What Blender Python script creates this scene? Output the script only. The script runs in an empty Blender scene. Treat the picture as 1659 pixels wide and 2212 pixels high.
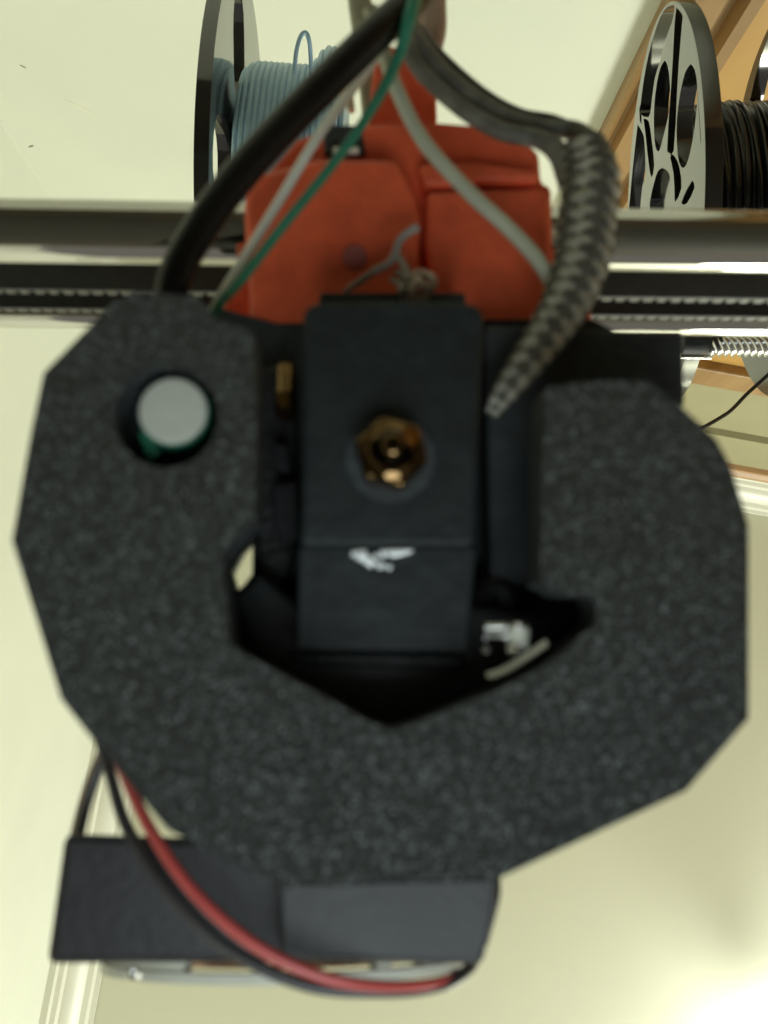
import bpy, bmesh, math, random
from mathutils import Vector, Matrix
from mathutils.geometry import tessellate_polygon
random.seed(7)
SC = bpy.context.scene
COL = SC.collection

# ---------------------------------------------------------------- camera
# The phone lies face up under the print head: world +Z is up, +X to the right of the
# picture, +Y towards its lower edge.  F etc. are pixels of a 1659 x 2212 view.
F, CX, CY = 2000.0, 829.5, 1106.0
ZX, ZY = 760.0, 1400.0                      # where the zenith falls in the picture
zc = Vector(((ZX-CX)/F, (ZY-CY)/F, 1)).normalized()
xc = Vector((1, 0, 0)); xc = (xc - zc*xc.dot(zc)).normalized()
yc = zc.cross(xc)
RM = Matrix((xc, yc, zc))                   # camera (right, down, forward) -> world
cam = bpy.data.cameras.new('camera'); camo = bpy.data.objects.new('camera', cam)
COL.objects.link(camo); SC.camera = camo
r_, u_, b_ = RM @ Vector((1,0,0)), RM @ Vector((0,-1,0)), RM @ Vector((0,0,-1))
camo.matrix_world = Matrix(((r_.x,u_.x,b_.x,0),(r_.y,u_.y,b_.y,0),(r_.z,u_.z,b_.z,0),(0,0,0,1)))
cam.sensor_fit = 'VERTICAL'; cam.sensor_height = 36; cam.sensor_width = 27
cam.lens = 36*F/2212
cam.clip_start = 0.002; cam.clip_end = 20
cam.dof.use_dof = True; cam.dof.focus_distance = 0.60; cam.dof.aperture_fstop = cam.lens/1.0

# ---------------------------------------------------------------- world, light, exposure
w = bpy.data.worlds.new('World'); SC.world = w; w.use_nodes = True
bg = w.node_tree.nodes['Background']
bg.inputs[0].default_value = (1.0, 0.97, 0.84, 1); bg.inputs[1].default_value = 0.24
LAMP_EMIT = 30.0
ph = bpy.data.lights.new('phone_screen_light', 'AREA'); pho = bpy.data.objects.new('phone_screen_light', ph)
ph.shape = 'RECTANGLE'; ph.size = 0.058; ph.size_y = 0.100; ph.energy = 0.135; ph.color = (0.85, 0.96, 1.0)
COL.objects.link(pho); pho.location = (0.010, 0.072, -0.004); pho.rotation_euler = (math.pi, 0, 0)
rl = bpy.data.lights.new('added_room_fill', 'POINT'); rlo = bpy.data.objects.new('added_room_fill', rl)  # added unseen point light that brightens the walls and ceiling
rl.energy = 124; rl.color = (0.975, 1.0, 0.89); rl.shadow_soft_size = 0.30
COL.objects.link(rlo); rlo.location = (1.15, 1.75, 1.30)
SC.view_settings.view_transform = 'Standard'; SC.view_settings.look = 'None'
SC.view_settings.gamma = 1; SC.view_settings.use_curve_mapping = False
SC.view_settings.exposure = 0.0

# ---------------------------------------------------------------- helpers
def ray(x, y):
    return RM @ Vector(((x-CX)/F, (y-CY)/F, 1))
def P(x, y, Z):
    d = ray(x, y); return d*(Z/d.z)
def on_plane(x, y, p0, n):
    d = ray(x, y); return d*(p0.dot(n)/d.dot(n))

def mat(name, col, rough=0.5, metal=0.0, var=0.0, vscale=200, bump=0.0, bscale=400, spec=0.5, col2=None, coat=0.0, ior=1.5, detail=4):
    m = bpy.data.materials.new(name); m.use_nodes = True
    nt = m.node_tree; p = nt.nodes['Principled BSDF']
    p.inputs['Base Color'].default_value = (*col, 1); p.inputs['Roughness'].default_value = rough
    p.inputs['Metallic'].default_value = metal; p.inputs['Specular IOR Level'].default_value = spec
    p.inputs['IOR'].default_value = ior; p.inputs['Coat Weight'].default_value = coat
    p.inputs['Coat Roughness'].default_value = 0.05
    tc = nt.nodes.new('ShaderNodeTexCoord')
    if var > 0:
        n = nt.nodes.new('ShaderNodeTexNoise'); n.inputs['Scale'].default_value = vscale; n.inputs['Detail'].default_value = detail
        nt.links.new(tc.outputs['Object'], n.inputs['Vector'])
        cr = nt.nodes.new('ShaderNodeValToRGB')
        c2 = col2 or col
        cr.color_ramp.elements[0].position = 0.3; cr.color_ramp.elements[1].position = 0.72
        cr.color_ramp.elements[0].color = (*[c*(1-var) for c in col], 1)
        cr.color_ramp.elements[1].color = (*[min(1, c*(1+var)) for c in c2], 1)
        nt.links.new(n.outputs['Fac'], cr.inputs['Fac']); nt.links.new(cr.outputs['Color'], p.inputs['Base Color'])
    if bump > 0:
        n2 = nt.nodes.new('ShaderNodeTexNoise'); n2.inputs['Scale'].default_value = bscale; n2.inputs['Detail'].default_value = 3
        nt.links.new(tc.outputs['Object'], n2.inputs['Vector'])
        b = nt.nodes.new('ShaderNodeBump'); b.inputs['Strength'].default_value = bump; b.inputs['Distance'].default_value = 0.0006
        nt.links.new(n2.outputs['Fac'], b.inputs['Height']); nt.links.new(b.outputs['Normal'], p.inputs['Normal'])
    return m

def printed(name, col, glint_col):
    """black plastic printed on a textured sheet: pebbled skin, its glints painted as pale specks in the base colour"""
    m = bpy.data.materials.new(name); m.use_nodes = True
    nt = m.node_tree; p = nt.nodes['Principled BSDF']; L = nt.links
    tc = nt.nodes.new('ShaderNodeTexCoord')
    v = nt.nodes.new('ShaderNodeTexVoronoi'); v.inputs['Scale'].default_value = 4200
    L.new(tc.outputs['Object'], v.inputs['Vector'])
    sep = nt.nodes.new('ShaderNodeSeparateColor'); L.new(v.outputs['Color'], sep.inputs[0])
    cr = nt.nodes.new('ShaderNodeValToRGB')
    e = cr.color_ramp.elements
    e[0].position = 0.0; e[0].color = (*[c*0.62 for c in col], 1)
    e[1].position = 0.80; e[1].color = (*[c*1.2 for c in col], 1)
    k = e.new(0.97); k.color = (*[c*0.4 for c in glint_col], 1)
    L.new(sep.outputs[0], cr.inputs['Fac'])
    n = nt.nodes.new('ShaderNodeTexNoise'); n.inputs['Scale'].default_value = 45; n.inputs['Detail'].default_value = 8; n.inputs['Roughness'].default_value = 0.65
    L.new(tc.outputs['Object'], n.inputs['Vector'])
    mx = nt.nodes.new('ShaderNodeMix'); mx.data_type = 'RGBA'; mx.blend_type = 'MULTIPLY'; mx.inputs['Factor'].default_value = 0.6
    cr2 = nt.nodes.new('ShaderNodeValToRGB'); cr2.color_ramp.elements[0].position = 0.3; cr2.color_ramp.elements[1].position = 0.65
    cr2.color_ramp.elements[0].color = (0.78, 0.80, 0.82, 1); cr2.color_ramp.elements[1].color = (1.14, 1.12, 1.10, 1)
    L.new(n.outputs['Fac'], cr2.inputs['Fac']); L.new(cr.outputs['Color'], mx.inputs['A']); L.new(cr2.outputs['Color'], mx.inputs['B'])
    v3 = nt.nodes.new('ShaderNodeTexVoronoi'); v3.inputs['Scale'].default_value = 2100; L.new(tc.outputs['Object'], v3.inputs['Vector'])
    s3 = nt.nodes.new('ShaderNodeSeparateColor'); L.new(v3.outputs['Color'], s3.inputs[0])
    gt = nt.nodes.new('ShaderNodeMapRange'); gt.inputs['From Min'].default_value = 0.83; gt.inputs['From Max'].default_value = 1.0; L.new(s3.outputs[1], gt.inputs['Value'])
    ds = nt.nodes.new('ShaderNodeMapRange'); ds.inputs['From Min'].default_value = 0.36; ds.inputs['From Max'].default_value = 0.10; L.new(v3.outputs['Distance'], ds.inputs['Value'])
    ml = nt.nodes.new('ShaderNodeMath'); ml.operation = 'MULTIPLY'; L.new(gt.outputs['Result'], ml.inputs[0]); L.new(ds.outputs['Result'], ml.inputs[1])
    m3 = nt.nodes.new('ShaderNodeMix'); m3.data_type = 'RGBA'; L.new(ml.outputs[0], m3.inputs['Factor'])
    L.new(mx.outputs['Result'], m3.inputs['A']); m3.inputs['B'].default_value = (*glint_col, 1)
    L.new(m3.outputs['Result'], p.inputs['Base Color'])
    p.inputs['Roughness'].default_value = 0.42
    b = nt.nodes.new('ShaderNodeBump'); b.inputs['Strength'].default_value = 1.0; b.inputs['Distance'].default_value = 0.0004
    L.new(v.outputs['Distance'], b.inputs['Height']); L.new(b.outputs['Normal'], p.inputs['Normal'])
    return m

def wood(name, c1, c2, scale, axis):
    m = bpy.data.materials.new(name); m.use_nodes = True
    nt = m.node_tree; p = nt.nodes['Principled BSDF']; L = nt.links
    tc = nt.nodes.new('ShaderNodeTexCoord'); mp = nt.nodes.new('ShaderNodeMapping')
    mp.inputs['Scale'].default_value = axis; L.new(tc.outputs['Object'], mp.inputs['Vector'])
    n = nt.nodes.new('ShaderNodeTexNoise'); n.inputs['Scale'].default_value = scale; n.inputs['Detail'].default_value = 7
    L.new(mp.outputs['Vector'], n.inputs['Vector'])
    cr = nt.nodes.new('ShaderNodeValToRGB'); cr.color_ramp.elements[0].position = 0.33; cr.color_ramp.elements[1].position = 0.68
    cr.color_ramp.elements[0].color = (*c1, 1); cr.color_ramp.elements[1].color = (*c2, 1)
    L.new(n.outputs['Fac'], cr.inputs['Fac']); L.new(cr.outputs['Color'], p.inputs['Base Color'])
    p.inputs['Roughness'].default_value = 0.42
    return m

M = dict(
    beige_band=mat('darker_beige_band', (0.36, 0.33, 0.19), 0.6, var=0.04, vscale=10), table=mat('brown_table', (0.05, 0.036, 0.022), 0.6, var=0.2, vscale=20), bedm=mat('bed_sheet', (0.035, 0.034, 0.03), 0.6, var=0.1, vscale=300),
    wall=mat('wall_paint', (0.80, 0.82, 0.70), 0.6, var=0.045, vscale=4, bump=0.1, bscale=300),
    ceil=mat('ceiling_paint', (0.76, 0.76, 0.61), 0.8, var=0.02, vscale=2, bump=0.1, bscale=200),
    trim=mat('white_gloss_trim', (0.78, 0.78, 0.655), 0.35, var=0.02, vscale=12),
    scuff=mat('scuff', (0.30, 0.28, 0.20), 0.7), scratch=mat('pale_scratch', (0.86, 0.84, 0.68), 0.6),
    duct=printed('black_printed_plastic', (0.024, 0.0285, 0.0275), (0.36, 0.41, 0.40)),
    dark=mat('black_plastic', (0.018, 0.019, 0.019), 0.5, var=0.3, vscale=500, bump=0.4, bscale=900),
    sock=mat('black_silicone', (0.0095, 0.0130, 0.0124), 0.62, spec=0.35, var=0.3, vscale=260, bump=0.35, bscale=500),
    deep=mat('matt_black_housing', (0.024, 0.029, 0.030), 0.65, var=0.3, vscale=300, bump=0.3, bscale=700),
    fan=mat('fan_black_plastic', (0.0105, 0.0095, 0.0105), 0.55, spec=0.4, var=0.3, vscale=300, bump=0.15, bscale=900),
    gloss=mat('glossy_black_lip', (0.026, 0.030, 0.031), 0.28),
    inlet=mat('smooth_black_plastic', (0.014, 0.0145, 0.0145), 0.6, var=0.4, vscale=120, bump=0.2, bscale=700),
    orange=mat('orange_printed_plastic', (0.84, 0.130, 0.048), 0.5, var=0.12, vscale=300, bump=0.3, bscale=900),
    chrome=mat('polished_steel_rod', (0.50, 0.49, 0.46), 0.05, metal=1.0, bump=0.03, bscale=60),
    steel=mat('steel', (0.62, 0.62, 0.58), 0.25, metal=1.0, var=0.15, vscale=900),
    screwm=mat('bright_screw_steel', (0.8, 0.8, 0.78), 0.16, metal=1.0),
    brass=mat('brass', (0.21, 0.125, 0.045), 0.24, metal=1.0, var=0.3, vscale=900),
    belt=mat('belt_rubber', (0.014, 0.014, 0.013), 0.55, var=0.3, vscale=600),
    tooth=mat('belt_tooth_highlight', (0.05, 0.05, 0.045), 0.4),  # paler than the belt: highlights on the teeth put into their colour
    spool=mat('glossy_black_plastic', (0.012, 0.012, 0.013), 0.09, spec=0.8, ior=1.7),
    blue=mat('blue_filament', (0.36, 0.56, 0.73), 0.38, var=0.06, vscale=90),
    blackfil=mat('black_filament', (0.014, 0.014, 0.014), 0.28),
    probe=mat('grey_probe_face', (0.50, 0.51, 0.43), 0.55, var=0.04, vscale=700, bump=0.1, bscale=1500),
    green=mat('green_wire', (0.030, 0.20, 0.115), 0.42, var=0.08, vscale=400),
    pgreen=mat('green_probe_body', (0.02, 0.16, 0.09), 0.4),
    white=mat('white_wire', (0.74, 0.73, 0.63), 0.45, var=0.05, vscale=400),
    grey=mat('grey_wire', (0.46, 0.47, 0.35), 0.45, var=0.06, vscale=400),
    dgrey=mat('dark_grey_wire', (0.14, 0.136, 0.105), 0.6, var=0.35, vscale=400),
    cable=mat('black_cable', (0.005, 0.0045, 0.004), 0.38, spec=0.3, var=0.2, vscale=700, bump=0.15, bscale=900),
    red=mat('red_wire', (0.36, 0.052, 0.045), 0.4, var=0.08, vscale=400),
    blackw=mat('black_wire', (0.022, 0.02, 0.02), 0.4),
    pink=mat('pink_wrap', (0.36, 0.25, 0.20), 0.6, var=0.12, vscale=200, bump=0.4, bscale=300),
    tan=mat('tan_sleeving', (0.30, 0.29, 0.20), 0.55, var=0.08, vscale=300),
    cream=mat('cream_connector', (0.62, 0.60, 0.47), 0.5), clear=mat('strip_reflection', (0.85, 0.83, 0.62), 0.25),  # pale strip colour stands in for light reflected off the clear strip
    braida=mat('sleeve_yarn_pale', (0.33, 0.315, 0.245), 0.75, var=0.25, vscale=900),
    braidb=mat('sleeve_yarn_dark', (0.085, 0.08, 0.062), 0.8, var=0.25, vscale=900),
    bezel=mat('grey_fan_bezel', (0.50, 0.50, 0.42), 0.35, var=0.1, vscale=200),
    copper=mat('copper_winding', (0.80, 0.52, 0.40), 0.35, metal=0.6),
    tip=mat('brass_dark_reflection', (0.13, 0.08, 0.035), 0.07, metal=1.0, var=0.3, vscale=900),  # tip colour lowered to carry the dark bed reflected in the cone
    tail=mat('dull_silver_wire', (0.30, 0.27, 0.23), 0.45, var=0.15, vscale=700), frayed=mat('pale_frayed_wire', (0.62, 0.50, 0.43), 0.4, var=0.1, vscale=900),
    screwhole=mat('screw_recess_shade', (0.36, 0.055, 0.028), 0.5),  # shade of the screw's hollow painted as a darker orange
    ooze=mat('residue_white_highlight', (0.85, 0.88, 0.85), 0.06, coat=1.0),
    doorw=wood('oak_door', (0.48, 0.26, 0.062), (0.60, 0.35, 0.10), 9, (1, 1, 0.12)),
    casing=wood('oak_casing', (0.28, 0.15, 0.05), (0.47, 0.29, 0.12), 26, (1, 1, 0.05)),
    rail=wood('oak_rail', (0.38, 0.21, 0.09), (0.56, 0.36, 0.17), 20, (0.06, 1, 1)),
)
g = bpy.data.materials.new('lamp_glass'); g.use_nodes = True
gp = g.node_tree.nodes['Principled BSDF']; gp.inputs['Base Color'].default_value = (0.9, 0.9, 0.85, 1)
gp.inputs['Emission Color'].default_value = (0.96, 1.0, 0.90, 1); gp.inputs['Emission Strength'].default_value = LAMP_EMIT
M['lamp'] = g

WL = {}
def link(o, parent=None, loc=None):
    COL.objects.link(o)
    WL[o.name] = Vector(loc) if loc is not None else Vector((0,0,0))
    o.location = WL[o.name]
    if parent is not None:
        o.parent = parent; o.matrix_parent_inverse = Matrix.Translation(-WL[parent.name])
    return o
def tag(o, label, cat, group=None, kind=None):
    if label: o['label'] = label
    if cat: o['category'] = cat
    if group: o['group'] = group
    if kind: o['kind'] = kind
    return o
def empty(name, loc, label, cat, group=None):
    o = bpy.data.objects.new(name, None); o.empty_display_size = 0.01
    link(o, None, loc); return tag(o, label, cat, group)
def mesh(name, vs, fs, m, parent=None, smooth=False, bevel=0, seg=2, mats=None, fmat=None, angle=40):
    vs = [Vector(v) for v in vs]
    c = sum(vs, Vector((0,0,0)))/len(vs)
    me = bpy.data.meshes.new(name); me.from_pydata([v-c for v in vs], [], fs)
    bm = bmesh.new(); bm.from_mesh(me); bmesh.ops.recalc_face_normals(bm, faces=bm.faces); bm.to_mesh(me); bm.free()
    for mm in (mats or [m]): me.materials.append(mm)
    if fmat:
        for p, i in zip(me.polygons, fmat): p.material_index = i
    if smooth:
        me.polygons.foreach_set('use_smooth', [True]*len(me.polygons))
        me.set_sharp_from_angle(angle=math.radians(angle))
    o = bpy.data.objects.new(name, me); link(o, parent, c)
    if bevel:
        b = o.modifiers.new('bevel', 'BEVEL'); b.width = bevel; b.segments = seg; b.limit_method = 'ANGLE'; b.angle_limit = math.radians(35)
    return o

def prism_data(loop, holes, ext):
    """loop / holes: world points in one plane; ext: extrusion vector"""
    loops = [list(map(Vector, loop))] + [list(map(Vector, h)) for h in holes]
    flat = [p for l in loops for p in l]; n = len(flat)
    vs = flat + [p+ext for p in flat]
    if holes:
        tris = [tuple(t) for t in tessellate_polygon(loops)]
    else:
        tris = [tuple(range(n))]
    fs = list(tris) + [tuple(i+n for i in reversed(t)) for t in tris]
    s = 0
    for l in loops:
        k = len(l)
        for i in range(k):
            a, b = s+i, s+(i+1) % k
            fs.append((a, b, b+n, a+n))
        s += k
    return vs, fs
def prism(name, poly, Z, h, m, parent=None, holes=(), bevel=0.0004, ext=None, seg=2):
    vs, fs = prism_data([P(x, y, Z) for x, y in poly], [[P(x, y, Z) for x, y in q] for q in holes], Vector(ext) if ext else Vector((0,0,h)))
    return mesh(name, vs, fs, m, parent, bevel=bevel, seg=seg)
def circle_px(x, y, r, n=40):
    return [(x+r*math.cos(2*math.pi*i/n), y+r*math.sin(2*math.pi*i/n)) for i in range(n)]
def rounded(poly, r, n=5):
    out = []
    k = len(poly)
    for i in range(k):
        p0, p1, p2 = Vector(poly[i-1]), Vector(poly[i]), Vector(poly[(i+1) % k])
        d0, d2 = (p0-p1), (p2-p1)
        rr = min(r, d0.length*0.45, d2.length*0.45)
        a, b = p1+d0.normalized()*rr, p1+d2.normalized()*rr
        for j in range(n+1):
            t = j/n
            q = a*(1-t)**2 + p1*2*t*(1-t) + b*t*t
            out.append((q.x, q.y))
    return out
def catmull(pts, n=14):
    pts = [Vector(p) for p in pts]
    q = [pts[0]*2-pts[1]] + pts + [pts[-1]*2-pts[-2]]
    out = []
    for i in range(1, len(q)-2):
        for j in range(n):
            t = j/n; a, b, c, d = q[i-1], q[i], q[i+1], q[i+2]
            out.append(0.5*((2*b)+(c-a)*t+(2*a-5*b+4*c-d)*t*t+(3*b-a-3*c+d)*t**3))
    out.append(pts[-1]); return out
def tube_data(path, radii, sides=16, prof=None, caps=True):
    vs, fs = [], []
    n = len(path); up = Vector((0.13, 0.21, 0.97)); T0 = None
    for i, p in enumerate(path):
        T = (path[min(i+1, n-1)]-path[max(i-1, 0)]).normalized()
        if T0 is None:
            N = T.orthogonal().normalized()
        else:
            N = (N - T*N.dot(T)).normalized()
        B = T.cross(N); T0 = T
        r = radii[i] if isinstance(radii, (list, tuple)) else radii
        for k in range(sides):
            a = 2*math.pi*k/sides
            rr = r*(prof(i/(n-1), a) if prof else 1)
            vs.append(p + (N*math.cos(a)+B*math.sin(a))*rr)
    for i in range(n-1):
        for k in range(sides):
            k2 = (k+1) % sides
            fs.append((i*sides+k, i*sides+k2, (i+1)*sides+k2, (i+1)*sides+k))
    if caps:
        fs.append(tuple(range(sides))[::-1]); fs.append(tuple((n-1)*sides+k for k in range(sides)))
    return vs, fs
def lerp_list(vals, n):
    out = []
    for i in range(n):
        t = i/(n-1)*(len(vals)-1); k = min(int(t), len(vals)-2); out.append(vals[k]+(vals[k+1]-vals[k])*(t-k))
    return out
def wire(name, pts, r, m, parent=None, sides=14, n=14):
    """pts: (px, py, Z) ; r in picture pixels at the depth of each point (number or list)"""
    path = catmull([P(*p) for p in pts], n)
    rr = r if isinstance(r, (list, tuple)) else [r]*len(pts)
    rad = lerp_list([a*p[2]/F for a, p in zip(rr, pts)], len(path))
    vs, fs = tube_data(path, rad, sides)
    return mesh(name, vs, fs, m, parent, smooth=True, angle=60)
def cyl(name, p0, p1, r0, m, parent=None, r1=None, sides=32, bevel=0.0, smooth=True):
    p0, p1 = Vector(p0), Vector(p1)
    vs, fs = tube_data([p0, p1], [r0, r0 if r1 is None else r1], sides)
    return mesh(name, vs, fs, m, parent, smooth=smooth, bevel=bevel)
def revolve(name, prof, c, ax, m, parent=None, sides=96, closed=True, jitter=None):
    """prof: list of (distance along axis, radius)"""
    ax = Vector(ax).normalized(); u = ax.orthogonal().normalized(); v = ax.cross(u); vs, fs = [], []
    k = len(prof)
    for i in range(sides):
        a = 2*math.pi*i/sides; d = u*math.cos(a)+v*math.sin(a)
        for j, (h, r) in enumerate(prof):
            if jitter: h, r = jitter(j, a, h, r)
            vs.append(Vector(c)+ax*h+d*r)
    for i in range(sides):
        i2 = (i+1) % sides
        for j in range(k if closed else k-1):
            j2 = (j+1) % k
            fs.append((i*k+j, i*k+j2, i2*k+j2, i2*k+j))
    return mesh(name, vs, fs, m, parent, smooth=True, angle=50)

# ---------------------------------------------------------------- the room behind
H = 1.70
E1 = Vector((0.985, 0.174, 0)).normalized(); E2 = Vector((-0.174, 0.985, 0)).normalized()
EL = Vector((-0.149, 0.989, 0)).normalized(); NL = Vector((EL.y, -EL.x, 0))   # along back wall / along left wall
UP = Vector((0, 0, 1))
pb, pl = P(1600, 1106, H), P(219, 2120, H)       # edges of the mouldings on the ceiling
MP = 0.056
B0 = pb - E2*MP                                   # a point of the back wall
L0 = pl - NL*0.074                                   # a point of the left wall
sb = B0.dot(E2)
CORN = L0 + EL*((sb-L0.dot(E2))/EL.dot(E2)); CORN.z = 0                              # room corner (plan)
def room(s, t, z): return CORN + E1*s + E2*t + UP*z      # s along back wall, t out from it
def box(name, s0, s1, t0, t1, z0, z1, m, parent=None, bevel=0.0):
    vs = [room(s, t, z) for s in (s0, s1) for t in (t0, t1) for z in (z0, z1)]
    fs = [(0,1,3,2),(4,6,7,5),(0,4,5,1),(2,3,7,6),(0,2,6,4),(1,5,7,3)]
    return mesh(name, vs, fs, m, parent, bevel=bevel)
ZB = -0.75
wb = tag(box('wall_back', -0.12, 2.6, -0.10, 0.0, ZB, H, M['wall']), 'cream painted wall behind the filament spools', 'wall', kind='structure')
def lwall(t, q, z): return CORN + EL*t + NL*q + UP*z
lv = [lwall(t, q, z) for q in (-0.10, 0.0) for t in (0.0, 2.6) for z in (ZB, H)]
wl = tag(mesh('wall_left', lv, [(0,1,3,2),(4,6,7,5),(0,4,5,1),(2,3,7,6),(0,2,6,4),(1,5,7,3)], M['wall']), 'cream painted side wall meeting the ceiling', 'wall', kind='structure')
ce = tag(box('ceiling', -0.22, 2.7, -0.12, 2.7, H, H+0.1, M['ceil']), 'beige painted ceiling above the printer', 'ceiling', kind='structure')
# crown moulding: stepped cove profile (out from wall, down from ceiling)
prof = [(0,0),(0.056,0),(0.056,0.006),(0.050,0.009),(0.047,0.016),(0.040,0.020),(0.034,0.030),(0.024,0.040),(0.018,0.043),(0.016,0.055),(0.010,0.058),(0.008,0.068),(0,0.070)]
def moulding(name, pts, a, b, along, out, m, parent, zt):
    """pts (out, down) extruded from a to b"""
    vs = []
    for s in (a, b):
        for o_, d_ in pts: vs.append(CORN + along*s + out*(o_) + UP*(zt-d_))
    k = len(pts)
    fs = [tuple(range(k)), tuple(range(k, 2*k))[::-1]] + [(i, (i+1)%k, (i+1)%k+k, i+k) for i in range(k)]
    return mesh(name, vs, fs, m, parent, smooth=True, angle=25)
moulding('crown_moulding', prof, 0.0, 2.6, E1, E2, M['trim'], wb, H-0.001)
moulding('crown_moulding', [(a*1.32, b) for a, b in prof], 0.0, 2.6, EL, NL, M['trim'], wl, H-0.001)
# door and picture rail on the back wall
def wall_st(x, y):
    p = on_plane(x, y, B0, E2); return (p-CORN).dot(E1), p.z
s_out = wall_st(1350, 166)[0]; s_in = wall_st(1560, 57)[0]
z_head0 = wall_st(1560, 778)[1]; z_head1 = wall_st(1560, 803)[1]
z_rail = wall_st(1620, 1004)[1]
rprof = [(0,0),(0.012,0),(0.018,0.006),(0.018,0.02),(0.012,0.026),(0.012,0.036),(0,0.040)]
moulding('picture_rail', rprof, 0.0, 2.6, E1, E2, M['rail'], wb, z_rail+0.04)
moulding('wall_ledge', [(0.001,0),(0.014,0),(0.014,0.012),(0.001,0.015)], s_out+0.02, 2.6, E1, E2, M['beige_band'], wb, wall_st(1600,935)[1])
box('beige_band_panel', s_out-0.02, 2.6, 0.0005, 0.004, z_head1+0.003, z_rail, M['beige_band'], wb)  # darker beige band from the door head up to the rail
DW = 0.82
door = empty('door', room(s_out, 0, ZB), 'orange oak door with fluted wooden casing behind the black spool', 'door')
cw = max(0.05, s_in-s_out)
fl = [(0,0),(0.016,0),(0.018,0.06),(0.010,0.16),(0.010,0.22),(0.020,0.27),(0.020,0.62),(0.012,0.68),(0.012,0.78),(0.024,0.85),(0.024,1.0),(0,1.0)]
def casing(s, sg):
    vs = []
    for z in (ZB, z_head1-0.062):
        for o_, f_ in fl: vs.append(room(s+sg*cw*f_, o_, z))
    k = len(fl)
    fs = [tuple(range(k)), tuple(range(k, 2*k))[::-1]] + [(i, (i+1)%k, (i+1)%k+k, i+k) for i in range(k)]
    return mesh('casing', vs, fs, M['casing'], door)
casing(s_out, 1); casing(s_out+2*cw+DW, -1)
box('head_casing', s_out, s_out+2*cw+DW, 0.001, 0.024, z_head1-0.06, z_head1-0.001, M['casing'], door, 0.003)
box('door_panel', s_out+cw+0.002, s_out+cw+DW-0.002, 0.001, 0.012, ZB, z_head1-0.002, M['doorw'], door, 0.001)
# small marks on the back wall
def scuff(pts, hw, m, name):
    a, b = [on_plane(x, y, B0, E2) for x, y in pts]
    d = (b-a); nrm = d.cross(E2).normalized()*hw
    vs = [a+nrm*0.3, a-nrm*0.3, (a+b)/2-nrm, b-nrm*0.5, b+nrm*0.5, (a+b)/2+nrm*0.8]
    vv, ff = prism_data([v+E2*0.0 for v in vs], [], E2*0.00025)
    return mesh(name, vv, ff, m, wb)
scuff([(43,140),(56,147)], 0.0011, M['scuff'], 'scuff_mark')
scuff([(62,318),(72,314)], 0.0014, M['scuff'], 'scuff_mark')
scuff([(140,215),(206,248)], 0.0017, M['scratch'], 'scratch_mark')
# ceiling lamp whose glow shows at the lower right
lp = P(1720, 2330, H)
lamp = empty('ceiling_lamp', lp, 'round white glass lamp glowing on the ceiling', 'lamp')
revolve('lamp_base', [(0,0.0005),(0,0.055),(0.018,0.055),(0.024,0.048),(0.024,0.0005)], lp-UP*0.025, UP, M['trim'], lamp, 40)
prof_g = [(-0.055*math.cos(a)+0, max(0.0005, 0.06*math.sin(a))) for a in [i*math.pi/16 for i in range(17)]]
revolve('lamp_globe', prof_g, lp-UP*0.082, UP, M['lamp'], lamp, 40, closed=False)

# table and print bed under the phone
tb = box('table_top', 0.02, 2.0, 0.002, 1.4, -0.16, -0.12, M['table']); tag(tb, 'brown wooden table the printer stands on', 'table')
bdv = [(x, y, z) for x in (-0.15, 0.15) for y in (-0.12, 0.16) for z in (-0.022, -0.012)]
pbd = mesh('build_plate', bdv, [(0,1,3,2),(4,6,7,5),(0,4,5,1),(2,3,7,6),(0,2,6,4),(1,5,7,3)], M['bedm'], bevel=0.001); tag(pbd, 'black print bed plate below the nozzle', 'print bed')
# ---------------------------------------------------------------- filament spools
def spool(C, yaw, tilt, R, width, wind, label, mfil, hole_fn, face_side):
    n = Vector((math.cos(yaw)*math.cos(tilt), math.sin(yaw)*math.cos(tilt), math.sin(tilt)))
    u = UP.cross(n).normalized(); v = n.cross(u)
    C = Vector(C)
    root = empty('filament_spool', C-v*R, label, 'filament spool', 'filament spools hanging behind the print head')
    def at(r, a, h): return C + (u*math.cos(a)+v*math.sin(a))*r + n*h
    def flange(h0, th):
        outer = [at(R, 2*math.pi*i/120, h0) for i in range(120)]
        holes = [[at(r, a, h0) for r, a in hl] for hl in hole_fn()]
        vs, fs = prism_data(outer, holes, n*th)
        fo = mesh('flange', vs, fs, M['spool'], root, bevel=0.0006, seg=2, smooth=True, angle=30)
        return fo
    return root, n, u, v, at, flange
def ell_hole(rc, ac, ra, rb, k=28):
    out = []
    for i in range(k):
        t = 2*math.pi*i/k
        x = rc + ra*math.cos(t); y = rb*math.sin(t)
        out.append((math.hypot(x, y), ac+math.atan2(y, x)))
    return out
def slot_hole(r0, r1, ac, hw):
    pts = []
    for i in range(9):
        t = -math.pi/2 + math.pi*i/8; pts.append((r1+hw*math.cos(t), hw*math.sin(t)))
    for i in range(9):
        t = math.pi/2 + math.pi*i/8; pts.append((r0+hw*math.cos(t), hw*math.sin(t)))
    return [(math.hypot(x, y), ac+math.atan2(y, x)) for x, y in pts]

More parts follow.
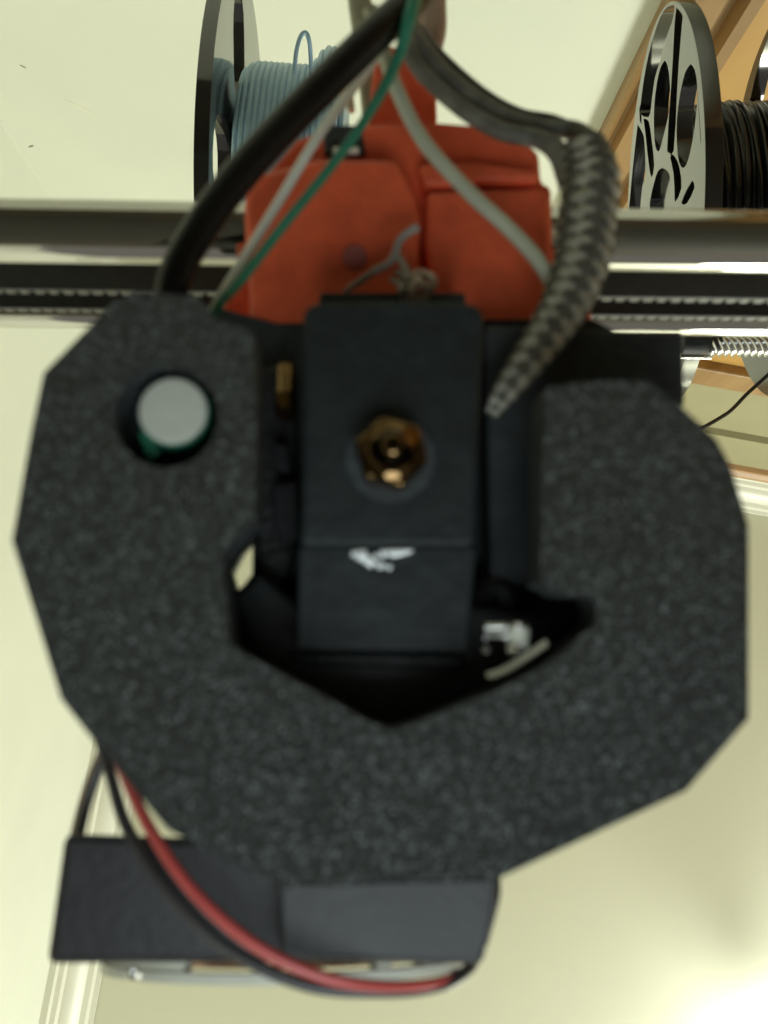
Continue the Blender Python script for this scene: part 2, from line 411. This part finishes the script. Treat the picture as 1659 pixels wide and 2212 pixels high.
# blue spool: its left flange, the wound filament and a loose loop
A_B = math.radians(218)
def holes_blue():
    hs = [slot_hole(0.056, 0.071, A_B+i*2*math.pi/5, 0.019) for i in range(5)]
    hs.append([(0.027, 2*math.pi*i/32) for i in range(32)]); return hs
root, n, u, v, at, flange = spool((-0.060, -0.245, 0.463), 0.051, 0.0, 0.1, 0.06, 0, 'black spool wound with blue filament beside the cream wall', M['blue'], holes_blue, 1)
flange(-0.0065, 0.0065)
def winding(root, C, n, h0, turns, pitch, R0, m, wob, name='filament_winding', rin=0.03, extra=()):
    pr = [(h0, rin)]
    for i in range(turns):
        rr = R0 + (extra[i] if i < len(extra) else 0)
        for j in range(6):
            a = math.pi*(j+0.5)/6
            pr.append((h0+pitch*(i+0.5-0.5*math.cos(a)), rr-pitch*0.45+pitch*0.45*math.sin(a)))
    pr.append((h0+turns*pitch, rin))
    rnd = [(random.uniform(-1, 1), random.uniform(0, 6.3)) for _ in range(turns+1)]
    def jit(j, a, h, r):
        i = min(turns, max(0, (j-1)//6)); q, ph_ = rnd[i]
        return h + wob*q*math.sin(a+ph_), r + wob*0.6*q*math.cos(2*a+ph_)
    return revolve(name, pr, C, n, m, root, 128, True, jit)
CB = Vector((-0.060, -0.245, 0.463))
winding(root, CB, n, 0.0025, 18, 0.0029, 0.0585, M['blue'], 0.0001, extra=[-0.003, -0.001]+[0]*10+[0.003, 0.007, 0.009, 0.009, 0.008])
cyl('spool_core', CB, CB+n*0.062, 0.03, M['spool'], root, sides=48)
lo = [(636,160,.385),(640,112,.38),(650,78,.378),(661,71,.378),(668,88,.38),(671,120,.385),(672,160,.39)]
wire('loose_loop', lo, 5.2, M['blue'], root)

# black spool
def holes_black():
    n_ = Vector((math.cos(-0.011)*math.cos(-0.133), math.sin(-0.011)*math.cos(-0.133), math.sin(-0.133)))
    u2 = UP.cross(n_).normalized(); v2 = n_.cross(u2)
    T = [
     [(895,42),(838,58),(785,140),(735,280),(688,450),(650,650),(625,840),(615,920),(690,950),(712,840),(738,640),(780,500),(820,340),(878,180),(898,80)],
     [(915,62),(962,120),(960,200),(935,500),(920,760),(893,1225),(840,1225),(868,760),(885,500),(900,200)],
     [(820,490),(845,540),(862,680),(862,860),(840,980),(790,1180),(768,1230),(745,1190),(733,1050),(735,860),(755,680),(785,550)],
     [(1030,520),(1065,570),(1085,720),(1080,880),(1050,1120),(1010,1300),(970,1365),(935,1310),(918,1150),(920,960),(945,760),(985,590)],
     [(600,1010),(640,1080),(655,1150),(665,1420),(640,1500),(625,1640),(600,1850),(520,1850),(535,1640),(562,1350)],
     [(648,965),(690,985),(712,1120),(735,1340),(712,1440),(690,1330),(665,1100)],
     [(800,1365),(850,1400),(880,1520),(890,1640),(885,1800),(850,1900),(760,1900),(705,1800),(700,1640),(735,1480),(765,1390)],
     [(855,1240),(900,1270),(940,1360),(955,1530),(905,1640),(900,1560),(890,1400)],
     [(1045,1465),(1062,1525),(1000,1650),(955,1650),(1000,1540)]]
    out = []
    for hl in T:
        pts = []
        for x, y in hl:
            d = on_plane(1217.7+x*0.266, y*0.266, CR, n_) - CR
            a, b = d.dot(u2), d.dot(v2); pts.append(Vector((a, b, 0)))
        sm = []
        for p in catmull(pts+[pts[0]], 2)[:-1]: sm.append((p.length, math.atan2(p.y, p.x)))
        out.append(sm)
    return out
CR = Vector((0.163, -0.230, 0.462))
root, n, u, v, at, flange = spool(CR, -0.011, -0.133, 0.1, 0.06, 0, 'black spool wound with black filament in front of the oak door', M['blackfil'], holes_black, -1)
flange(0.0, 0.0075)
flange(0.062, 0.0075)
winding(root, CR, n, 0.009, 28, 0.0018, 0.0515, M['blackfil'], 0.0009, extra=[random.uniform(-0.002, 0.002) for _ in range(28)])
cyl('spool_core', CR+n*0.004, CR+n*0.066, 0.032, M['spool'], root, sides=48)
for k in range(7):                                   # crossing outer wraps
    h = 0.016+0.006*k; ph_ = random.uniform(0, 6.28); sl_ = random.uniform(0.003, 0.006)
    ring = [at(0.0525+0.0007*math.sin(3*a+k), a, h+sl_*math.sin(a+ph_)) for a in [2*math.pi*i/72 for i in range(73)]]
    vs, fs = tube_data(ring, 0.0009, 8, caps=False)
    mesh('crossing_wrap', vs, fs, M['blackfil'], root, smooth=True)
fpath = catmull([at(0.0520, math.radians(60), 0.046), at(0.066, math.radians(95), 0.060), P(1760,735,.41), P(1700,775,.40), P(1620,845,.40), P(1560,900,.395), P(1450,940,.37), P(1200,880,.28), P(960,720,.19), P(900,640,.120)], 14)
vs, fs = tube_data(fpath, 0.00086, 12)
fs_ = mesh('filament_strand', vs, fs, M['blackfil'], None, smooth=True, angle=60)
tag(fs_, 'thin black filament strand running down from the black spool', 'filament')

# ---------------------------------------------------------------- motion parts
def xrod(name, yc_, Z, r, m, parent=None, x0=-500, x1=2200, sides=48):
    c = P(830, yc_, Z); a = P(x0, yc_, Z); b = P(x1, yc_, Z)
    return cyl(name, (a.x, c.y, Z), (b.x, c.y, Z), r, m, parent, sides=sides)
o = xrod('guide_rod', 511, 0.114, 0.0040, M['chrome']); tag(o, 'thick polished steel rod passing above the orange carriage', 'rod', 'steel guide rods')
o = xrod('guide_rod', 668, 0.158, 0.0040, M['chrome']); tag(o, 'polished steel rod partly hidden behind the toothed belt', 'rod', 'steel guide rods')
bc = P(830, 630, 0.128)
belt = empty('drive_belt', (P(-500,630,.128).x, bc.y, 0.128), 'black toothed rubber belt running between the two steel rods', 'belt')
def beltrun(y0, y1, Z, th):
    a, b = P(830, y0, Z), P(830, y1, Z); xa, xb = P(-500, y0, Z).x, P(2200, y0, Z).x
    vs = [(x, y, z) for x in (xa, xb) for y in (a.y, b.y) for z in (Z, Z+th)]
    fs = [(0,1,3,2),(4,6,7,5),(0,4,5,1),(2,3,7,6),(0,2,6,4),(1,5,7,3)]
    bo = mesh('belt_run', vs, fs, M['belt'], belt, bevel=0.0002)
    tv, tf = [], []
    x = xa
    while x < xb:
        k = len(tv); w_ = 0.0012*random.uniform(0.85, 1.1)
        for xx in (x, x+w_):
            for yy in (b.y-0.0004, b.y+0.00004):
                for zz in (Z+0.0002, Z+th+0.0006): tv.append((xx, yy, zz))
        tf += [(k,k+1,k+3,k+2),(k+4,k+6,k+7,k+5),(k,k+4,k+5,k+1),(k+2,k+3,k+7,k+6),(k,k+2,k+6,k+4),(k+1,k+5,k+7,k+3)]
        x += 0.0020
    to = mesh('belt_teeth', tv, tf, M['tooth'], bo); to['kind'] = 'stuff'
beltrun(578, 634, 0.124, 0.0012)
beltrun(612, 674, 0.1400, 0.0012)
# threaded screw on the right
Zs = 0.30; yS = P(1590, 745, Zs).y; xS0 = P(1530, 745, Zs).x; xS1 = P(2000, 745, Zs).x
vs, fs = tube_data([Vector((xS0+(xS1-xS0)*i/700, yS, Zs)) for i in range(701)], 0.0036, 36,
    prof=lambda t, a: 1 + 0.17*math.sin(2*math.pi*t*(xS1-xS0)/0.0023 - 6*a))
ls = empty('lead_screw', (xS0, yS, Zs), 'shiny spiral threaded steel screw in a black collar below the rods', 'screw')
mesh('threaded_rod', vs, fs, M['screwm'], ls, smooth=True, angle=60)
cyl('collar', (P(1470,738,Zs).x, yS-0.0008, Zs), (P(1551,738,Zs).x, yS-0.0008, Zs), 0.0040, M['deep'], ls, sides=32, bevel=0.0004)
cyl('shaft', (P(1480,762,Zs).x, yS+0.0030, Zs+0.004), (P(1545,762,Zs).x, yS+0.0030, Zs+0.004), 0.0008, M['screwm'], ls, sides=16)

# ---------------------------------------------------------------- print head
head = empty('print_head', P(843, 990, 0.072), 'black and orange printer head with brass nozzle seen from below', 'print head')
ZD = 0.076
outer = [(245,652),(300,628),(425,640),(470,690),(548,716),(552,900),(553,1118),(500,1168),(481,1202),(488,1300),(497,1388),(524,1412),(690,1500),(800,1562),(850,1577),(905,1560),(1080,1490),(1180,1440),(1286,1348),(1291,1310),(1278,1288),(1215,1283),(1168,1256),(1172,1000),(1180,836),(1300,822),(1400,822),(1478,884),(1548,950),(1580,1010),(1617,1135),(1617,1552),(1482,1708),(1080,1896),(602,1916),(362,1792),(212,1612),(132,1510),(26,1168),(66,940),(94,806)]
hole = circle_px(358, 898, 112, 44)
duct = prism('fan_duct', outer, ZD, 0.006, M['duct'], head, holes=[hole], bevel=0)
duct['label'] = 'faceted black ring duct with painted glint specks on its skin'
inner_o = [(300,700),(420,690),(515,760),(515,1080),(455,1150),(432,1210),(440,1400),(490,1445),(690,1535),(850,1612),(1080,1525),(1200,1470),(1330,1360),(1320,1250),(1215,1230),(1200,1000),(1215,880),(1400,860),(1500,980),(1570,1150),(1570,1530),(1450,1670),(1060,1850),(620,1870),(400,1760),(250,1580),(180,1490),(80,1170),(110,950),(140,820)]
prism('duct_body', inner_o, ZD+0.0059, 0.0165, M['deep'], head, bevel=0)
# probe standing in the hole
pr = empty_p = None
pc = P(372, 885, 0.0775)
body = cyl('probe_body', pc+UP*0.0006, pc+UP*0.046, 0.0031, M['pgreen'], head, sides=40, bevel=0.0003)
cyl('probe_face', pc, pc+UP*0.002, 0.00292, M['probe'], body, sides=48, bevel=0.00025)
mesh('probe_tab', *prism_data([P(x,y,.079) for x,y in [(300,935),(322,930),(345,978),(322,996)]], [], UP*0.002), M['pgreen'], body)
# dark housing behind: plate with the small see-through gap
gap = [(546,1166),(524,1192),(500,1236),(511,1278),(528,1262),(545,1240)]
back = [(240,665),(440,655),(600,700),(1060,690),(1280,690),(1330,716),(1470,716),(1474,860),(1440,930),(1500,1250),(1420,1420),(1100,1570),(820,1640),(560,1500),(470,1400),(430,1200),(240,1000),(180,800)]
prism('housing', back, 0.1005, 0.003, M['deep'], head, holes=[gap], bevel=0)
prism('side_bracket', [(1046,700),(1478,716),(1482,880),(1400,850),(1190,840),(1170,1000),(1165,1260),(1060,1270)], 0.094, 0.006, M['deep'], head, bevel=0.0006)
prism('left_web', [(552,800),(600,790),(640,830),(640,1180),(600,1300),(556,1180)], 0.0975, 0.004, M['dark'], head)
prism('duct_floor', [(500,1290),(560,1240),(640,1300),(1030,1310),(1180,1330),(1290,1300),(1270,1360),(1100,1490),(850,1590),(560,1450)], 0.0915, 0.004, M['gloss'], head, bevel=0.0006)
prism('shade_box', [(690,630),(1005,630),(1010,800),(690,800)], 0.0958, 0.006, M['deep'], head)  # dark box added to shade the space above the heater block
# heater block in its silicone cover
blk = prism('heater_block', rounded([(655,662),(700,648),(1000,648),(1046,664),(1036,920),(1030,1182),(646,1182),(652,900)], 22), 0.0835, 0.0115, M['sock'], head, bevel=0.0009, seg=3)
prism('cover_flap', rounded([(644,1180),(1030,1180),(1012,1408),(640,1404)], 12), 0.0843, 0.009, M['sock'], head, bevel=0.0006)
prism('cover_lip', [(626,1408),(1016,1412),(1000,1450),(640,1436)], 0.0900, 0.004, M['dark'], head)
nc = P(843, 990, 0.0833)
mesh('recess_floor', *prism_data([nc+Vector((0.0041*math.cos(2*math.pi*i/40), 0.0041*math.sin(2*math.pi*i/40), -0.00022)) for i in range(40)], [], UP*0.0002), M['deep'], blk)
nz = empty  # nozzle: hexagon with a turned cone
hexr = 0.00335; hx = [nc+Vector((hexr*math.cos(math.pi/3*i+0.26), hexr*math.sin(math.pi/3*i+0.26), -0.0032)) for i in range(6)]
noz = mesh('nozzle', *prism_data(hx, [], UP*0.0034), M['brass'], head, bevel=0.00035, seg=3)
revolve('nozzle_tip', [(-0.0030,0.00285),(-0.0034,0.00280),(-0.0036,0.00262),(-0.0037,0.0023),(-0.0040,0.00185),(-0.0046,0.00145),(-0.0052,0.0012),(-0.0056,0.00105),(-0.00585,0.00085),(-0.00595,0.0006),(-0.00595,0.00028),(-0.0050,0.00022),(-0.003,0.0002)], nc, UP, M['tip'], noz, 48)
# plastic residue on the cover, its highlights put into the white colour
for i, (x, y, r) in enumerate([(782,1200,20),(800,1214,17),(822,1222,12),(840,1226,9),(828,1196,13),(765,1196,10),(812,1200,9)]):
    c = P(x, y, 0.0840); bm = bmesh.new(); bmesh.ops.create_icosphere(bm, subdivisions=3, radius=r*0.72*0.084/F)
    for vv in bm.verts:
        vv.co.x *= 1+0.25*math.sin(9e3*vv.co.y+i); vv.co.z *= 0.55
        vv.co *= 1+0.12*math.sin(1.1e4*vv.co.x+i*2)*math.cos(1.3e4*vv.co.z)
    vs = [vv.co+c for vv in bm.verts]; fs = [[q.index for q in f_.verts] for f_ in bm.faces]; bm.free()
    mesh('residue_blob', vs, fs, M['ooze'], blk, smooth=True, angle=180)
mesh('residue_flake', *prism_data([P(x,y,.0835) for x,y in [(834,1186),(896,1186),(888,1194),(852,1204),(838,1200)]], [], UP*0.0008), M['ooze'], blk, bevel=0.0002)
# brass fitting and clamp on the left of the block
cyl('heat_break', P(618,800,.094), P(618,893,.090), 0.0011, M['brass'], head, r1=0.0012, sides=24, bevel=0.0002)
cyl('brass_nut', P(618,854,.0885), P(618,890,.0880), 0.00125, M['brass'], head, sides=6, bevel=0.00015, smooth=False)
prism('clamp_tab', rounded([(588,960),(622,960),(628,1020),(594,1010)], 8), 0.0935, 0.003, M['fan'], head)
prism('clamp_tab', rounded([(590,1050),(640,1040),(646,1160),(612,1190),(596,1150)], 8), 0.0935, 0.003, M['fan'], head)
# screw, spring and clear strip at the lower right of the block
c0 = P(1072, 1300, .094)
revolve('screw_boss', [(0.004,0.0004),(0.0,0.0004),(-0.0006,0.0016),(-0.0002,0.0025),(0.001,0.0029),(0.004,0.0029)], c0, UP, M['fan'], head, 40)
cyl('set_screw', P(1048,1355,.0808), P(1108,1354,.0808), 0.00034, M['steel'], head, sides=16)
cyl('pin_sleeve', P(1119,1350,.0803), P(1117,1402,.0803), 0.00098, M['bezel'], head, sides=24, bevel=0.0002)
cyl('pin_cap', P(1120,1346,.0800), P(1120,1358,.0800), 0.00105, M['steel'], head, sides=24, bevel=0.0002)
cyl('pin_end', P(1112,1398,.0792), P(1110,1416,.0792), 0.0008, M['screwm'], head, sides=24, bevel=0.0003)
vs, fs = tube_data([P(1048+48*i/90, 1373+7*math.cos(i/90*2*math.pi*6), .0800+0.0004*math.sin(i/90*2*math.pi*6)) for i in range(91)], 0.00010, 8)
mesh('spring', vs, fs, M['screwm'], head, smooth=True)
cyl('small_pin', P(1050,1404,.0800), P(1050,1404,.0806), 0.0003, M['screwm'], head, sides=16)
strip = catmull([P(*q) for q in [(1056,1460,.0795),(1090,1448,.0795),(1130,1424,.0795),(1182,1388,.0795)]], 6)
sv, sf = [], []
for i, p in enumerate(strip):
    for dy in (-0.00022, 0.00022):
        for dz in (0, 0.0012): sv.append(p+Vector((dy*0.45, dy, dz)))
for i in range(len(strip)-1):
    a = i*4; sf += [(a,a+4,a+5,a+1),(a+2,a+3,a+7,a+6),(a,a+2,a+6,a+4),(a+1,a+5,a+7,a+3)]
mesh('clear_strip', sv, sf, M['clear'], head, smooth=True, angle=30)

# orange carriage: body, plates, arm
car = prism('carriage', [(482,600),(530,560),(527,430),(640,300),(722,268),(950,262),(1105,275),(1165,330),(1170,392),(1192,402),(1196,600),(1278,655),(1280,705),(1040,720),(640,720),(482,692)], 0.1065, 0.022, M['orange'], head, bevel=0.0006)
prism('carriage_plate', [(527,418),(560,372),(690,340),(858,342),(896,420),(908,470),(902,560),(905,715),(540,715),(536,600)], 0.1010, 0.006, M['orange'], head, bevel=0.0009, seg=3)
prism('carriage_plate', [(922,412),(1010,408),(1165,404),(1186,412),(1190,590),(1230,640),(1180,715),(1040,715),(930,640),(918,520)], 0.1030, 0.004, M['orange'], head, bevel=0.0007)
prism('carriage_rib', [(905,352),(1035,348),(1165,368),(1160,392),(1030,388),(1010,400),(915,400)], 0.1035, 0.004, M['orange'], head, bevel=0.0006)
prism('carriage_arm', [(815,90),(940,120),(945,262),(870,330),(790,330),(800,200)], 0.122, 0.010, M['orange'], head, bevel=0.0006)
prism('tie_slot', [(700,268),(780,268),(790,330),(700,330)], 0.1052, 0.0016, M['deep'], car)
cyl('slot_pin', P(720,326,.1035), P(775,326,.1035), 0.00045, M['cream'], car, sides=16)
cyl('carriage_screw', P(766,556,.1003), P(766,556,.1040), 0.0014, M['screwhole'], car, sides=24)

# front fan, leaning forward, with its round bezel
TA = math.radians(13); dv = Vector((0, math.sin(TA), math.cos(TA))); nv = Vector((0, math.cos(TA), -math.sin(TA)))
fanp = [(136,1800),(330,1806),(560,1815),(1072,1820),(1062,2000),(1044,2084),(600,2078),(97,2083)]
fr = prism('fan_frame', fanp, 0.0905, 0, M['fan'], head, ext=dv*0.040, bevel=0.0008)
prism('duct_inlet', [(600,1905),(1078,1890),(1066,1990),(1044,2082),(840,2076),(604,2072)], 0.0862, 0, M['inlet'], head, ext=dv*0.012, bevel=0.0005)
fc = P(590, 2082, 0.0905) + dv*0.0202 - nv*0.0004
def bezel(a0, a1, r0, r1, h, m, name, par):
    vs, fs = [], []; nseg = max(3, int(abs(a1-a0)/0.08)); ux = Vector((1,0,0))
    for i in range(nseg+1):
        a = a0+(a1-a0)*i/nseg; d = ux*math.cos(a)-dv*math.sin(a)
        for r in (r0, r1):
            for hh in h: vs.append(fc+d*r+nv*hh)
    for i in range(nseg):
        k = i*4; fs += [(k,k+4,k+5,k+1),(k+2,k+3,k+7,k+6),(k,k+2,k+6,k+4),(k+1,k+5,k+7,k+3)]
    fs += [(0,1,3,2),(nseg*4,nseg*4+2,nseg*4+3,nseg*4+1)]
    return mesh(name, vs, fs, m, par, smooth=True, angle=30)
bz = bezel(0, 2*math.pi-0.001, 0.0180, 0.0200, (0.0013, 0.0022), M['bezel'], 'fan_bezel', fr)
for a0, a1 in ((0.0, 0.75), (0.98, 1.06), (2.02, 3.2), (3.5, 4.6), (4.9, 6.1)):
    bezel(a0, a1, 0.0182, 0.0198, (0.0, 0.0012), M['bezel'], 'bezel_wall', bz)
bezel(0, 2*math.pi-0.001, 0.0150, 0.0172, (-0.001, 0.0011), M['copper'], 'coil_ring', fr)
revolve('fan_hub', [(-0.001,0.0005),(-0.001,0.008),(0.0012,0.0078),(0.0014,0.0005)], fc, nv, M['dark'], fr, 40)
for x in (288, 985): cyl('bezel_screw', P(x,2100,.0902), P(x,2108,.0898), 0.0006, M['screwm'], fr, sides=16, bevel=0.0002)

# ---------------------------------------------------------------- cables and wires
o = wire('black_cable', [(960,-120,.10),(895,-10,.097),(800,85,.094),(640,245,.092),(500,400,.090),(405,540,.089),(372,625,.089),(366,700,.092)], [42,41,41,41,41,40,38,36], M['cable'], sides=24)
tag(o, 'thick black cable crossing the blue spool into the ring duct', 'cable')
o = wire('white_wire', [(905,-10,.106),(850,70,.105),(760,195,.102),(690,290,.0975),(600,440,.0955),(530,555,.0935),(474,648,.091),(450,700,.091)], 11.5, M['white'])
tag(o, 'thin white wire running beside the green wire across the carriage', 'wire')
o = wire('green_wire', [(900,-20,.094),(884,40,.0935),(858,130,.095),(795,248,.095),(715,360,.0945),(610,490,.093),(520,606,.0915),(478,652,.0905),(452,700,.0905)], [19,17,14,12,11.5,11.5,11.5,11,11], M['green'])
tag(o, 'thin green wire running from the bundle to the probe', 'wire')
o = wire('grey_wire', [(800,20,.100),(828,110,.0995),(858,195,.0985),(915,305,.0975),(1010,412,.0965),(1095,490,.096),(1160,560,.0955),(1196,622,.0955),(1210,680,.096)], [18,18,17.5,18,18,18,18,18,18], M['grey'])
tag(o, 'pale grey wire curving down across the orange carriage', 'wire')
bd = empty('braided_sleeve', P(1060, 885, .090), 'grey brown braided sleeve over heater wires, looping beside the carriage', 'cable sleeve')
wire('heater_wire', [(878,30,.1065),(905,105,.1055),(985,190,.1045),(1085,250,.1035),(1175,275,.102),(1245,285,.1005),(1290,330,.099),(1300,400,.098)], [24,28,28,22,20,24,26,26], M['dgrey'], bd)
wire('heater_wire', [(870,60,.1045),(900,140,.1035),(985,225,.1025),(1080,282,.1015),(1160,300,.1005),(1205,330,.0995),(1235,400,.0985)], [18,20,20,22,22,26,30], M['dgrey'], bd)
wire('heater_wire', [(905,60,.109),(950,120,.108),(1040,200,.107),(1120,245,.106),(1200,262,.1045),(1275,300,.103),(1318,352,.101),(1322,410,.100)], [12,14,14,14,14,14,14,14], M['blackw'], bd)
path = catmull([P(*q) for q in [(1262,322,.0985),(1278,390,.0975),(1268,480,.096),(1258,560,.0945),(1230,640,.0930),(1190,710,.0915),(1140,780,.090),(1088,850,.089),(1058,896,.0895)]], 30)
rad = lerp_list([a*.094/F for a in (58, 68, 67, 63, 57, 48, 38, 27, 14)], len(path))
NA = 9; sides = NA*9
LEN = sum((path[i+1]-path[i]).length for i in range(len(path)-1)); turnsN = 20
def braid(t, a):
    p_ = (t*turnsN*1.0 + a*NA/(2*math.pi)/2); q_ = (t*turnsN*1.0 - a*NA/(2*math.pi)/2)
    h1 = abs(math.sin(math.pi*p_)); h2 = abs(math.sin(math.pi*q_))
    return 0.90 + 0.14*(h1 if (int(math.floor(p_))+int(math.floor(q_))) % 2 else h2)
vs, fs = tube_data(path, rad, sides, prof=braid)
nr = len(path); fm = []
for i in range(nr-1):
    for k in range(sides):
        t = (i+0.5)/(nr-1); a = 2*math.pi*(k+0.5)/sides
        fm.append(1 if (math.floor(t*turnsN+a*NA/(4*math.pi))+math.floor(t*turnsN-a*NA/(4*math.pi))) % 2 else 0)
fm += [1, 1]
mesh('sleeve', vs, fs, None, bd, smooth=True, angle=80, mats=[M['braida'], M['braidb']], fmat=fm)
# wrap and sleeving at the top of the bundle
o = wire('pink_wrap', [(935,-80,.125),(930,0,.122),(932,60,.120),(925,110,.119),(915,170,.119)], [36,38,36,32,22], M['pink'], sides=24)
tag(o, 'pinkish tape wrap round the cable bundle behind the green wire', 'tape')
o = wire('tan_tube', [(772,-80,.135),(778,10,.132),(792,110,.130),(800,190,.128),(805,260,.127)], [28,28,28,26,24], M['tan'], sides=24)
tag(o, 'tan tube behind the thick black cable', 'tube')
o = wire('cream_connector', [(744,150,.126),(748,200,.125),(760,240,.124)], [14,17,8], M['cream'], sides=16)
tag(o, 'small cream connector beside the tan tube', 'connector')
o = wire('wire_tail', [(745,630,.0975),(800,592,.0965),(846,562,.0960),(866,516,.0955),(903,489,.0950)], [7,8,9,9,10], M['tail'])
tag(o, 'loose bare silver wire tail sticking up over the carriage', 'wire')
fb = empty('frayed_wires', P(880, 612, .093), 'clump of frayed pinkish silver wires on top of the heater block', 'wire')
for i in range(7):
    x = 868+11*i; y = 608+random.uniform(-8, 8)
    wire('strand', [(x-22, y-14, .0965), (x+random.uniform(-8,8), y+random.uniform(-8,8), .0945), (x+random.uniform(-6,18), y+14, .0945), (880+6*i, 655, .0965)], random.uniform(6, 10), M['frayed'] if i > 1 else M['tail'], fb, 10, 8)
wire('strand', [(858,548,.0962),(868,566,.0955),(884,592,.0952),(905,612,.0955)], 8, M['tail'], fb, 10, 8)
# fan leads
o = wire('red_wire', [(215,1560,.092),(268,1672,.0895),(325,1792,.0865),(415,1922,.0845),(540,2034,.0835),(680,2104,.0835),(800,2128,.0845),(920,2126,.087),(1000,2100,.090),(1030,2050,.093)], [11,12,13,13,13.5,13,12,11,10,10], M['red'])
tag(o, 'red fan lead looping under the black fan', 'wire')
o = wire('black_wire', [(205,1560,.0935),(238,1672,.0915),(276,1790,.0895),(366,1925,.0875),(488,2046,.0865),(660,2128,.086),(830,2142,.0865),(950,2130,.088),(1012,2094,.090),(1035,2050,.093)], [11,12,13,13,13,13,13,12,12,12], M['blackw'])
tag(o, 'black fan lead running beside the red fan lead', 'wire')
o = wire('black_wire', [(255,1560,.096),(222,1640,.095),(190,1730,.0955),(172,1800,.0965),(165,1830,.098)], 10, M['blackw'])
tag(o, 'short dark wire from ring duct to the fan corner', 'wire')
o = wire('red_wire', [(250,1540,.098),(216,1628,.097),(184,1712,.0975),(160,1800,.0985),(155,1830,.100)], 7.5, M['pink'])
tag(o, 'short pale pink wire from ring duct to the fan corner', 'wire')
o = wire('black_wire', [(1074,1880,.093),(1074,1930,.091),(1062,1985,.0905),(1048,2040,.0905)], [6,7,7,6], M['blackw'])
tag(o, 'thin dark wire along the right end of the fan', 'wire')
